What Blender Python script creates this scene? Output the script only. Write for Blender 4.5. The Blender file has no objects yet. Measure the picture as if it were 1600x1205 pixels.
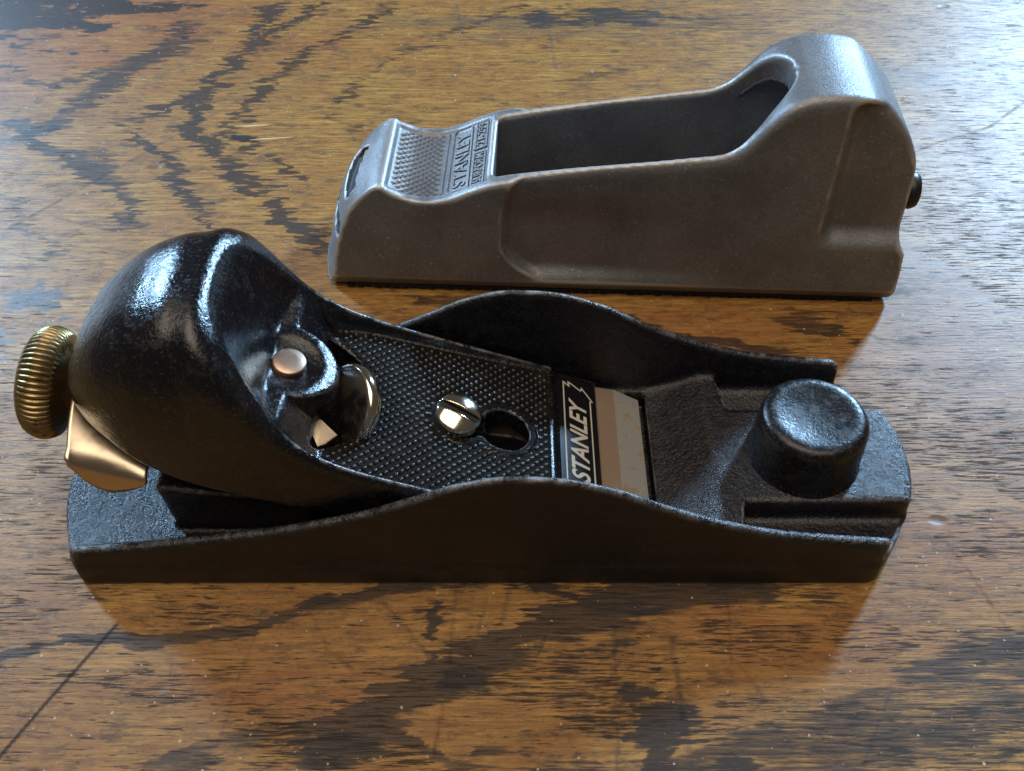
import bpy, bmesh, math, random
import numpy as np
from mathutils import Vector, Matrix

random.seed(7); rng = np.random.default_rng(7)
S = 0.00094                       # one working unit is a little under a millimetre
sc = bpy.context.scene
col = sc.collection

# ------------------------------------------------------------------ camera
cd = bpy.data.cameras.new('camera'); cam = bpy.data.objects.new('camera', cd); col.objects.link(cam)
sc.camera = cam
cd.sensor_fit = 'HORIZONTAL'; cd.sensor_width = 36.0; cd.lens = 36.0 * 1556.0 / 1600.0
cd.clip_start = 0.005; cd.clip_end = 20
cam.location = (0, -112.4 * S, 188 * S)
cam.rotation_euler = (math.radians(90 - 48), 0, 0)
cd.dof.use_dof = True; cd.dof.focus_distance = 0.215; cd.dof.aperture_fstop = 100.0

# ------------------------------------------------------------------ world, lamps, exposure
w = bpy.data.worlds.new('World'); sc.world = w; w.use_nodes = True
bg = w.node_tree.nodes['Background']; bg.inputs[0].default_value = (1.0, 0.88, 0.76, 1); bg.inputs[1].default_value = 0.065

def lamp(name, az, el, dist, sx, sy, power, colour, target=(0, 0.05, 0)):
    """az: degrees right of straight-ahead, el: degrees above the table"""
    l = bpy.data.lights.new(name, 'AREA'); l.shape = 'RECTANGLE'; l.size = sx; l.size_y = sy
    l.energy = power; l.color = colour
    o = bpy.data.objects.new(name, l); col.objects.link(o)
    a, e = math.radians(az), math.radians(el)
    d = Vector((math.sin(a) * math.cos(e), math.cos(a) * math.cos(e), math.sin(e)))
    o.location = Vector(target) + d * dist
    o.rotation_euler = d.to_track_quat('Z', 'Y').to_euler()
    return o
lamp('window_light_right', 37, 25, 1.5, 0.14, 0.22, 31, (0.40, 0.68, 1.0))
lamp('window_light_left', -46, 28, 1.5, 0.15, 0.22, 22, (0.40, 0.68, 1.0))
lamp('room_light', -150, 81, 1.6, 1.5, 1.2, 18, (1.0, 0.86, 0.70))

sc.view_settings.view_transform = 'Standard'; sc.view_settings.look = 'None'
sc.view_settings.exposure = 0.05; sc.view_settings.gamma = 1.0
sc.view_settings.use_curve_mapping = False

# ------------------------------------------------------------------ node helper
class V:
    def __init__(s, g, sock): s.g, s.s = g, sock
    def _m(s, op, *o, clamp=False):
        n = s.g.nt.nodes.new('ShaderNodeMath'); n.operation = op; n.use_clamp = clamp
        for i, v in enumerate((s,) + o):
            if isinstance(v, V): s.g.nt.links.new(v.s, n.inputs[i])
            else: n.inputs[i].default_value = v
        return V(s.g, n.outputs[0])
    def __add__(s, o): return s._m('ADD', o)
    __radd__ = __add__
    def __sub__(s, o): return s._m('SUBTRACT', o)
    def __rsub__(s, o): return (s * -1.0) + o
    def __mul__(s, o): return s._m('MULTIPLY', o)
    __rmul__ = __mul__
    def __truediv__(s, o): return s._m('DIVIDE', o)
    def __pow__(s, o): return s._m('POWER', o)
    def abs(s): return s._m('ABSOLUTE')
    def sqrt(s): return s._m('SQRT')
    def frac(s): return s._m('FRACT')
    def floor(s): return s._m('FLOOR')
    def exp(s): return s._m('EXPONENT')
    def cos(s): return s._m('COSINE')
    def clamp(s): return s._m('ADD', 0.0, clamp=True)
    def max(s, o): return s._m('MAXIMUM', o)
    def min(s, o): return s._m('MINIMUM', o)

class G:
    def __init__(s, name):
        s.m = bpy.data.materials.new(name); s.m.use_nodes = True; s.nt = s.m.node_tree
        s.b = s.nt.nodes['Principled BSDF']
        tc = s.nt.nodes.new('ShaderNodeTexCoord'); sx = s.nt.nodes.new('ShaderNodeSeparateXYZ')
        vm = s.nt.nodes.new('ShaderNodeVectorMath'); vm.operation = 'SCALE'; vm.inputs['Scale'].default_value = 1 / S
        s.nt.links.new(tc.outputs['Object'], vm.inputs[0]); s.nt.links.new(vm.outputs[0], sx.inputs[0])
        s.x, s.y, s.z = (V(s, sx.outputs[i]) for i in range(3)); s.p = vm.outputs[0]
    def vec(s, x, y, z=0.0):
        n = s.nt.nodes.new('ShaderNodeCombineXYZ')
        for i, v in enumerate((x, y, z)):
            if isinstance(v, V): s.nt.links.new(v.s, n.inputs[i])
            else: n.inputs[i].default_value = v
        return n.outputs[0]
    def noise(s, vec, scale=1.0, detail=3.0, rough=0.55, dist=0.0):
        n = s.nt.nodes.new('ShaderNodeTexNoise'); s.nt.links.new(vec, n.inputs['Vector'])
        n.inputs['Scale'].default_value = scale; n.inputs['Detail'].default_value = detail
        n.inputs['Roughness'].default_value = rough; n.inputs['Distortion'].default_value = dist
        return V(s, n.outputs[0])
    def voronoi(s, vec, scale=1.0, rand=1.0, feature='F1', out='Distance'):
        n = s.nt.nodes.new('ShaderNodeTexVoronoi'); n.feature = feature; s.nt.links.new(vec, n.inputs['Vector'])
        n.inputs['Scale'].default_value = scale; n.inputs['Randomness'].default_value = rand
        return V(s, n.outputs[out])
    def ss(s, x, a, b, lo=0.0, hi=1.0):
        n = s.nt.nodes.new('ShaderNodeMapRange'); n.interpolation_type = 'SMOOTHSTEP'
        s.nt.links.new(x.s, n.inputs[0])
        for i, v in zip((1, 2, 3, 4), (a, b, lo, hi)):
            if isinstance(v, V): s.nt.links.new(v.s, n.inputs[i])
            else: n.inputs[i].default_value = v
        return V(s, n.outputs[0])
    def mix(s, f, a, b, mode='MIX'):
        n = s.nt.nodes.new('ShaderNodeMix'); n.data_type = 'RGBA'; n.blend_type = mode
        for k, v in ((0, f), (6, a), (7, b)):
            if isinstance(v, V): s.nt.links.new(v.s, n.inputs[k])
            elif hasattr(v, 'is_linked'): s.nt.links.new(v, n.inputs[k])
            elif k == 0: n.inputs[0].default_value = v
            else: n.inputs[k].default_value = (*v, 1)
        return n.outputs[2]
    def set(s, **k):
        for n, v in k.items():
            n = n.replace('_', ' ')
            i = s.b.inputs[n]
            if isinstance(v, V): s.nt.links.new(v.s, i)
            elif hasattr(v, 'is_linked'): s.nt.links.new(v, i)
            elif isinstance(v, tuple): i.default_value = (*v, 1)
            else: i.default_value = v
    def bump(s, h, strength=1.0, dist=0.1):
        """h is a height in working units multiplied by dist"""
        n = s.nt.nodes.new('ShaderNodeBump'); n.inputs['Strength'].default_value = strength
        n.inputs['Distance'].default_value = dist * S
        s.nt.links.new(h.s, n.inputs['Height']); s.nt.links.new(n.outputs[0], s.b.inputs['Normal'])

# ------------------------------------------------------------------ materials
def mat_wood():
    g = G('oak_table_wood'); x, y = g.x, g.y
    at = g.nt.nodes.new('ShaderNodeAttribute'); at.attribute_name = 'figure'
    sp = g.nt.nodes.new('ShaderNodeSeparateColor'); g.nt.links.new(at.outputs['Color'], sp.inputs[0])
    ring, stain, porous = (V(g, sp.outputs[i]) for i in range(3))
    at2 = g.nt.nodes.new('ShaderNodeAttribute'); at2.attribute_name = 'wear'
    sp2 = g.nt.nodes.new('ShaderNodeSeparateColor'); g.nt.links.new(at2.outputs['Color'], sp2.inputs[0])
    red, pen, grey = (V(g, sp2.outputs[i]) for i in range(3))
    n_mid = g.noise(g.vec(x * 0.030, y * 0.07, 3.0), 1, 3, 0.62)
    n_fib = g.noise(g.vec(x * 0.055, y * 0.95, 7.0), 1, 5, 0.75)
    gr = g.noise(g.vec(x * 0.07, y * 0.20, 23.0), 1, 6, 0.78)
    fine = g.noise(g.vec(x * 0.22, y * 3.6, 9.0), 1, 3, 0.65)
    po = g.noise(g.vec(x * 0.13, y * 1.75 + n_mid * 3.0, 13.0), 1, 4, 0.66)
    pore = g.ss(po + porous * 0.145, 0.635, 0.68)
    streak = (n_fib - 0.5) * 1.3 + (fine - 0.5) * 0.7
    ringc = g.ss(ring + streak * 0.75, 0.28, 0.62)
    stainc = g.ss(stain * 0.92 + streak * 0.95 + (gr - 0.5) * 0.7, 0.36, 0.66)
    grime_and_shade = g.ss(gr + (fine - 0.5) * 0.20, 0.52, 0.66)
    c = g.mix(g.ss(n_fib, 0.34, 0.66), WOOD_L, WOOD_D)
    c = g.mix(g.ss(n_mid, 0.40, 0.62) * 0.6, c, g.mix(g.ss(fine, 0.35, 0.65), (0.38, 0.165, 0.036), (0.175, 0.072, 0.020)))
    c = g.mix(g.ss(fine, 0.52, 0.70) * 0.55, c, (0.56, 0.36, 0.120))
    c = g.mix(g.ss(fine, 0.32, 0.46, 1.0, 0.0) * 0.6, c, (0.125, 0.058, 0.018))
    c = g.mix(red * 0.5, c, (0.24, 0.055, 0.017), 'MIX')
    c = g.mix(ringc * 0.86, c, (0.028, 0.015, 0.010))
    gr2 = g.noise(g.vec(x * 0.20, y * 0.55, 71.0), 1, 5, 0.78)
    c = g.mix(g.ss(gr2 + (n_mid - 0.5) * 0.35 + (fine - 0.5) * 0.15, 0.525, 0.61) * 0.5, c, (0.085, 0.045, 0.016))
    c = g.mix(grime_and_shade * 0.72, c, (0.046, 0.028, 0.014))
    c = g.mix(stainc * 0.92, c, (0.017, 0.012, 0.010))
    c = g.mix(grey, c, (0.060, 0.058, 0.060))
    c = g.mix(pore * 0.85, c, (0.020, 0.013, 0.010))
    c = g.mix(pen * 0.92, c, (0.020, 0.016, 0.014))
    dv = g.voronoi(g.vec(x * 0.030, y * 0.050, 0.0), 1, 1.0)
    dent = g.ss(dv, 0.03, 0.085, 1.0, 0.0)
    c = g.mix(dent * 0.6, c, (0.05, 0.034, 0.026))
    spk = g.ss(g.noise(g.vec(x * 0.9, y * 0.9, 51.0), 1, 0), 0.80, 0.86)
    c = g.mix(spk * 0.7, c, (0.55, 0.47, 0.36))
    g.set(Base_Color=c)
    g.set(Roughness=0.38 + n_mid * 0.12 + pore * 0.28 + grime_and_shade * 0.08 + pen * 0.35 - grey * 0.06, IOR=1.5, Specular_IOR_Level=0.46)
    g.bump(n_fib * 0.05 - po * 0.16 - dent * 0.35 + gr * 0.16, 0.9, 0.55)
    return g.m
WOOD_L, WOOD_D = (0.44, 0.232, 0.052), (0.170, 0.074, 0.019)

def edge_wear_glint(g, lo, hi):
    n = g.nt.nodes.new('ShaderNodeAttribute'); n.attribute_name = 'edge'; return g.ss(V(g, n.outputs['Fac']), lo, hi)
def mat_japan(name='black_japanned_iron', base=(0.0065, 0.0055, 0.0085), rough=0.17, grit=1.0, worn=0.22, fine=1.0, wear=0.8, speck=0.34, streaks=0.0, spec=0.6):
    g = G(name)
    a = g.noise(g.p, 1.1 * fine, 3, 0.65); b = g.noise(g.p, 0.30, 3, 0.6); d = g.noise(g.p, 1.9 * fine, 4, 0.75)
    wr = g.ss(b + (d - 0.5) * 0.5, 0.50, 0.66) * worn
    c = g.mix(wr, base, (0.035, 0.030, 0.028))
    c = g.mix(g.ss(d, 0.56, 0.68) * speck, c, (0.125, 0.118, 0.122))
    c = g.mix(edge_wear_glint(g, 0.35, 0.95) * g.ss(d + b, 0.80, 1.10) * wear, c, (0.27, 0.265, 0.27))  # pale colour on convex edges: wear plus painted rim glints
    if streaks:
        q = g.noise(g.vec(g.x * 0.05, g.y * 0.2, g.z * 3.0 + g.x * 0.1), 1, 3, 0.7); c = g.mix(g.ss(q, 0.58, 0.70) * streaks, c, (0.07, 0.058, 0.05))
    g.set(Base_Color=c, Roughness=rough + b * 0.14 + wr * 0.3 + g.ss(d, 0.5, 0.7) * 0.10, Specular_IOR_Level=spec)
    g.bump(a * 1.0 + b * 0.8 + d * 0.5, 0.8, 0.34 * grit)
    return g.m

def mat_metal(name, colr, rough, dirt=0.2, dirt_groove_c=(0.08, 0.05, 0.03), bump=0.03, scale=0.4, metallic=1.0, groove=0.0):
    g = G(name)
    a = g.noise(g.p, scale, 4, 0.6); b = g.noise(g.p, 2.5, 2, 0.5)
    f = g.ss(a, 0.48, 0.70) * dirt
    if groove:
        n = g.nt.nodes.new('ShaderNodeNewGeometry'); f = f.max(g.ss(V(g, n.outputs['Pointiness']), 0.44, 0.505, 1.0, 0.0) * groove)  # concave grooves mixed to the dark colour
    g.set(Base_Color=g.mix(f, colr, dirt_groove_c), Metallic=metallic, Roughness=rough + a * 0.12 + f * 0.4)
    g.bump(b + a, 0.5, bump)
    return g.m

def mat_cast():
    g = G('grey_cast_metal')
    a = g.noise(g.p, 1.7, 4, 0.7); b = g.noise(g.p, 0.06, 4, 0.6); d = g.noise(g.p, 1.15, 4, 0.80)
    c = g.mix(g.ss(b, 0.35, 0.7), (0.235, 0.232, 0.238), (0.170, 0.165, 0.168))
    c = g.mix(g.ss(d, 0.40, 0.52, 1.0, 0.0) * 0.28, c, (0.085, 0.076, 0.073))
    c = g.mix(g.ss(d, 0.625, 0.69) * 0.85, c, (0.66, 0.63, 0.61))  # pale specks put the metal's sparkle into the colour
    c = g.mix(edge_wear_glint(g, 0.16, 0.60) * 0.75, c, (0.58, 0.57, 0.56))  # worn edges and their highlight lines, both painted pale
    g.set(Base_Color=c, Metallic=0.45, Roughness=0.38 + b * 0.10, Specular_IOR_Level=0.5)
    g.bump(a + d * 0.5, 0.7, 0.14)
    return g.m

def mat_plain(name, colr, rough=0.5, metallic=0.0, var=0.3, scale=0.6):
    g = G(name); a = g.noise(g.p, scale, 3, 0.6)
    g.set(Base_Color=g.mix(g.ss(a, 0.3, 0.7) * var, colr, tuple(v * 0.5 for v in colr)), Roughness=rough, Metallic=metallic)
    g.bump(a, 0.3, 0.05)
    return g.m

def mat_blade():
    g = G('worn_blade_steel')
    st = g.noise(g.vec(g.x * 0.25, g.y * 6.0, g.z), 1, 3, 0.6); a = g.noise(g.p, 0.35, 4, 0.65)
    f = g.ss(a, 0.50, 0.66)
    g.set(Base_Color=g.mix(f * 0.35, (0.42, 0.31, 0.23), (0.26, 0.17, 0.10)), Metallic=0.75, Roughness=0.46 + st * 0.10 + f * 0.15)
    g.bump(st, 0.3, 0.02)
    return g.m

M = dict(wood=mat_wood(), japan=mat_japan(), cap=mat_japan('black_gloss_enamel', (0.005, 0.005, 0.007), 0.10, 0.42, 0.3, 0.85, 0.7, 0.28),
         side=mat_japan('worn_dark_iron', (0.008, 0.006, 0.005), 0.42, 0.2, 0.25, 1.2, 0.8, 0.15, 0.3), knob=mat_japan('worn_knob_enamel', (0.007, 0.006, 0.006), 0.20, 0.30, 0.35, 1.0, 0.5, 0.55, 0.0, 0.45), blade=mat_blade(), cast=mat_cast(),
         brass=mat_metal('aged_brass', (0.36, 0.27, 0.13), 0.28, 0.7, (0.055, 0.036, 0.02), 0.05, 0.4, 1.0, 0.95),
         nickel=mat_metal('polished_screw_steel', (0.82, 0.72, 0.58), 0.07, 0.15, (0.2, 0.12, 0.06), 0.01),
         lip=mat_metal('polished_tab_steel', (0.66, 0.54, 0.40), 0.24, 0.15, (0.25, 0.16, 0.08), 0.01),
         bevel=mat_metal('ground_bevel_steel', (0.62, 0.60, 0.57), 0.38, 0.75, (0.36, 0.25, 0.12), 0.03, 0.25, 0.55),
         wheel=mat_metal('dull_wheel_steel', (0.42, 0.37, 0.33), 0.22, 0.4, (0.2, 0.15, 0.1), 0.02), grime_and_shade=mat_plain('black_recess_shade', (0.008, 0.007, 0.006), 0.6),  # the plain black paints shade inside the screw slot and nose recesses
         floor=mat_japan('matte_black_grip', (0.004, 0.0035, 0.003), 0.62, 0.5, 0.4, 1.2, 0.0, 0.1, 0.0, 0.12), stud=mat_japan('glossy_black_studs', (0.010, 0.010, 0.011), 0.17, 0.10, 0.3, 1.0, 0.0, 0.0, 0.0, 1.0),
         copper=mat_metal('rivet_metal', (0.58, 0.42, 0.32), 0.34, 0.35, (0.2, 0.13, 0.08), 0.03),
         label=mat_plain('black_label', (0.008, 0.008, 0.010), 0.28, 0, 0.2), ink=mat_plain('pale_print', (0.62, 0.58, 0.50), 0.5, 0, 0.25, 2.0),
         blackplastic=mat_plain('black_plastic', (0.012, 0.012, 0.013), 0.4), rasp=mat_plain('rasp_steel', (0.10, 0.09, 0.085), 0.45, 0.8),
         splinter=mat_plain('pale_splinter', (0.60, 0.42, 0.20), 0.6), dust=mat_plain('pale_dust', (0.62, 0.58, 0.52), 0.8))

# ------------------------------------------------------------------ object helpers
def link(name, me, mat=None, parent=None, smooth=True):
    o = bpy.data.objects.new(name, me); col.objects.link(o)
    if mat: me.materials.append(mat)
    if smooth:
        me.polygons.foreach_set('use_smooth', [True] * len(me.polygons))
    if parent: o.parent = parent
    return o
def mesh(name, verts, faces):
    me = bpy.data.meshes.new(name); me.from_pydata([tuple(float(c) * S for c in v) for v in verts], [], [tuple(map(int, f)) for f in faces]); me.update(); return me
def empty(name, loc, rz=0.0, label=None, cat=None):
    o = bpy.data.objects.new(name, None); col.objects.link(o); o.location = Vector(loc) * S; o.rotation_euler = (0, 0, rz); o.empty_display_size = 0.01
    if label: o['label'] = label; o['category'] = cat
    return o

def smin(a, b, k):
    h = np.clip(0.5 + 0.5 * (b - a) / k, 0, 1); return b + (a - b) * h - k * h * (1 - h)
def smax(a, b, k): return -smin(-a, -b, k)
def sst(x, a, b):
    t = np.clip((x - a) / (b - a), 0, 1); return t * t * (3 - 2 * t)
def interp(x, tab, power=None):
    xs, ys = zip(*tab); xs = np.array(xs, float); ys = np.array(ys, float)
    # monotone-ish cubic (Catmull-Rom tangents limited) so profiles are smooth
    d = np.diff(ys) / np.diff(xs); m = np.zeros_like(ys); m[0] = d[0]; m[-1] = d[-1]
    for i in range(1, len(xs) - 1):
        m[i] = 0 if d[i - 1] * d[i] <= 0 else 2 * d[i - 1] * d[i] / (d[i - 1] + d[i])
    xc = np.clip(x, xs[0], xs[-1]); i = np.clip(np.searchsorted(xs, xc) - 1, 0, len(xs) - 2)
    hh = xs[i + 1] - xs[i]; t = (xc - xs[i]) / hh
    return ((1 + 2 * t) * (1 - t) ** 2 * ys[i] + t * (1 - t) ** 2 * hh * m[i] + t * t * (3 - 2 * t) * ys[i + 1] + t * t * (t - 1) * hh * m[i + 1]).astype(np.float32)

def nets(name, fn, lo, hi, h):
    """mesh the zero surface of fn(x, y, z) by naive surface nets"""
    ax = [np.arange(lo[i], hi[i] + h, h, dtype=np.float32) for i in range(3)]
    X, Y, Z = ax[0][:, None, None], ax[1][None, :, None], ax[2][None, None, :]
    D = np.broadcast_to(fn(X, Y, Z), (len(ax[0]), len(ax[1]), len(ax[2]))).astype(np.float32).copy()
    D[D == 0] = 1e-5
    for s in (0, -1):
        D[s] = np.abs(D[s]) + .01; D[:, s] = np.abs(D[:, s]) + .01; D[:, :, s] = np.abs(D[:, :, s]) + .01
    ng = D < 0
    n = [k - 1 for k in D.shape]
    cnt = np.zeros(n, np.int8)
    for i in (0, 1):
        for j in (0, 1):
            for k in (0, 1): cnt += ng[i:n[0] + i, j:n[1] + j, k:n[2] + k]
    cells = np.argwhere((cnt > 0) & (cnt < 8))
    idx = -np.ones(n, np.int64); idx[tuple(cells.T)] = np.arange(len(cells))
    acc = np.zeros((len(cells), 3)); num = np.zeros(len(cells))
    C8 = {(i, j, k): D[cells[:, 0] + i, cells[:, 1] + j, cells[:, 2] + k].astype(float) for i in (0, 1) for j in (0, 1) for k in (0, 1)}
    for c0 in C8:
        for a in range(3):
            if c0[a]: continue
            c1 = list(c0); c1[a] = 1; c1 = tuple(c1)
            d0, d1 = C8[c0], C8[c1]; m = (d0 < 0) != (d1 < 0)
            t = np.where(m, d0 / np.where(m, d0 - d1, 1), 0)
            for q in range(3): acc[:, q] += np.where(m, c0[q] + (t if q == a else 0), 0)
            num += m
    P = (cells + acc / num[:, None]) * h + np.array(lo)
    F = []
    for a in range(3):
        b, c = (a + 1) % 3, (a + 2) % 3
        s0 = [slice(None)] * 3; s1 = [slice(None)] * 3; s0[a] = slice(0, -1); s1[a] = slice(1, None)
        e = np.argwhere(ng[tuple(s0)] != ng[tuple(s1)])
        e = e[(e[:, b] > 0) & (e[:, c] > 0) & (e[:, b] < n[b]) & (e[:, c] < n[c])]
        q = []
        for ob, oc in ((-1, -1), (0, -1), (0, 0), (-1, 0)):
            v = e.copy(); v[:, b] += ob; v[:, c] += oc; q.append(idx[tuple(v.T)])
        q = np.stack(q, 1); fl = ~ng[tuple(e.T)]; q[fl] = q[fl][:, ::-1]; F.append(q)
    F = np.concatenate(F)
    A = np.concatenate([F[:, [0, 1]], F[:, [1, 2]], F[:, [2, 3]], F[:, [3, 0]]])
    for it in range(2):
        Q = np.stack([np.bincount(A[:, 0], P[A[:, 1], q], len(P)) + np.bincount(A[:, 1], P[A[:, 0], q], len(P)) for q in range(3)], 1)
        nb = np.bincount(A.ravel(), minlength=len(P)); P = P + (0.45 if it == 0 else -0.30) * (Q / nb[:, None] - P)
    me = bpy.data.meshes.new(name)
    me.vertices.add(len(P)); me.vertices.foreach_set('co', (P * S).astype(np.float32).ravel())
    me.loops.add(F.size); me.loops.foreach_set('vertex_index', F.astype(np.int32).ravel())
    me.polygons.add(len(F)); me.polygons.foreach_set('loop_start', np.arange(0, F.size, 4, dtype=np.int32))
    me.polygons.foreach_set('loop_total', np.full(len(F), 4, np.int32))
    me.update(calc_edges=True)
    # convexity of each vertex, for wear and painted glints on the edges
    fn_ = np.cross(P[F[:, 2]] - P[F[:, 0]], P[F[:, 3]] - P[F[:, 1]]); N = np.zeros_like(P)
    for q in range(3): N[:, q] = sum(np.bincount(F[:, k], fn_[:, q], len(P)) for k in range(4))
    N /= np.linalg.norm(N, axis=1)[:, None] + 1e-12
    avg = lambda v: (np.bincount(A[:, 0], v[A[:, 1]], len(P)) + np.bincount(A[:, 1], v[A[:, 0]], len(P))) / nb
    Lp = np.stack([avg(P[:, q]) for q in range(3)], 1) - P
    cv = np.clip(-(Lp * N).sum(1) * 4 / (h * h), -2, 2)
    for it in range(3): cv = 0.5 * cv + 0.5 * avg(cv)
    me.attributes.new('edge', 'FLOAT', 'POINT').data.foreach_set('value', cv.astype(np.float32))
    return me

def paint(o, mat, test):
    me = o.data; n = len(me.polygons); me.materials.append(mat); k = len(me.materials) - 1
    c = np.zeros(n * 3, np.float32); me.polygons.foreach_get('center', c); c = c.reshape(-1, 3) / S
    q = np.zeros(n * 3, np.float32); me.polygons.foreach_get('normal', q); q = q.reshape(-1, 3)
    mi = np.zeros(n, np.int32); me.polygons.foreach_get('material_index', mi)
    mi[test(c, q)] = k; me.polygons.foreach_set('material_index', mi)

def lathe(prof, seg=64, axis='z', mod=None):
    """prof: list of (radius, height); optional mod(angle, i) multiplies radius"""
    vs, fs = [], []
    for i, (r, hgt) in enumerate(prof):
        for k in range(seg):
            a = 2 * math.pi * k / seg; rr = r * (mod(a, i) if mod else 1)
            vs.append((rr * math.cos(a), rr * math.sin(a), hgt))
    for i in range(len(prof) - 1):
        for k in range(seg):
            k2 = (k + 1) % seg; fs.append((i * seg + k, i * seg + k2, (i + 1) * seg + k2, (i + 1) * seg + k))
    fs.append(tuple(range(seg))[::-1]); fs.append(tuple((len(prof) - 1) * seg + k for k in range(seg)))
    return vs, fs
def xform(vs, origin, zdir, xdir=(1, 0, 0)):
    z = Vector(zdir).normalized(); x = Vector(xdir); x = (x - z * x.dot(z)).normalized(); y = z.cross(x)
    o = Vector(origin)
    return [o + x * v[0] + y * v[1] + z * v[2] for v in vs]

def text_mesh(txt, size, extrude=0.0, shear=0.0, bold=0.0, space=1.0):
    c = bpy.data.curves.new('lettering', 'FONT'); c.body = txt; c.size = size; c.extrude = extrude; c.shear = shear; c.offset = bold
    c.align_x = 'CENTER'; c.align_y = 'CENTER'; c.space_character = space; c.resolution_u = 4
    o = bpy.data.objects.new('lettering', c); col.objects.link(o)
    dg = bpy.context.evaluated_depsgraph_get(); me = bpy.data.meshes.new_from_object(o.evaluated_get(dg))
    bpy.data.objects.remove(o); bpy.data.curves.remove(c)
    vs = [tuple(v.co) for v in me.vertices]; fs = [tuple(p.vertices) for p in me.polygons]
    bpy.data.meshes.remove(me); return vs, fs
def fit(vs, wx, wy):
    a = np.array(vs); mn, mx = a.min(0), a.max(0); c = (mn + mx) / 2
    a = a - [c[0], c[1], 0]; a[:, 0] *= wx / (mx[0] - mn[0]); a[:, 1] *= wy / (mx[1] - mn[1]); return [tuple(v) for v in a]
def boxes(bl):
    """bl: list of 8-corner point lists (bottom 4, top 4)"""
    vs, fs = [], []
    for b in bl:
        o = len(vs); vs += b
        fs += [(o, o + 3, o + 2, o + 1), (o + 4, o + 5, o + 6, o + 7)] + [(o + i, o + (i + 1) % 4, o + 4 + (i + 1) % 4, o + 4 + i) for i in range(4)]
    return vs, fs

# ------------------------------------------------------------------ table top
def vnoise(x, y, seed):
    """value noise on the unit lattice, 0..1"""
    xi = np.floor(x).astype(np.int64); yi = np.floor(y).astype(np.int64); fx = x - xi; fy = y - yi
    fx = fx * fx * (3 - 2 * fx); fy = fy * fy * (3 - 2 * fy)
    def hsh(i, j):
        n = (i * 374761393 + j * 668265263 + seed * 974634247) & 0xffffffff
        n = ((n ^ (n >> 13)) * 1274126177) & 0xffffffff; return ((n ^ (n >> 16)) & 0xffff) / 65535.0
    return (hsh(xi, yi) * (1 - fx) + hsh(xi + 1, yi) * fx) * (1 - fy) + (hsh(xi, yi + 1) * (1 - fx) + hsh(xi + 1, yi + 1) * fx) * fy
def fbm(x, y, seed, octv=4, gain=0.55):
    a, t, f, w_ = 0.0, 0.0, 1.0, 1.0
    for o in range(octv): a = a + w_ * vnoise(x * f, y * f, seed + o); t += w_; f *= 2.03; w_ *= gain
    return a / t
def polydist(X, Y, pts):
    """unsigned distance, signed side and run length along a polyline"""
    best = np.full(X.shape, 1e9); side = np.zeros(X.shape); run = np.zeros(X.shape); acc = 0.0
    for (x0, y0), (x1, y1) in zip(pts[:-1], pts[1:]):
        dx, dy = x1 - x0, y1 - y0; L = math.hypot(dx, dy); dx /= L; dy /= L
        t = np.clip((X - x0) * dx + (Y - y0) * dy, 0, L); ox = X - x0 - t * dx; oy = Y - y0 - t * dy
        d = np.hypot(ox, oy); m = d < best; best = np.where(m, d, best); side = np.where(m, np.sign(dx * oy - dy * ox) * d, side); run = np.where(m, acc + t, run); acc += L
    return best, side, run, acc

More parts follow.
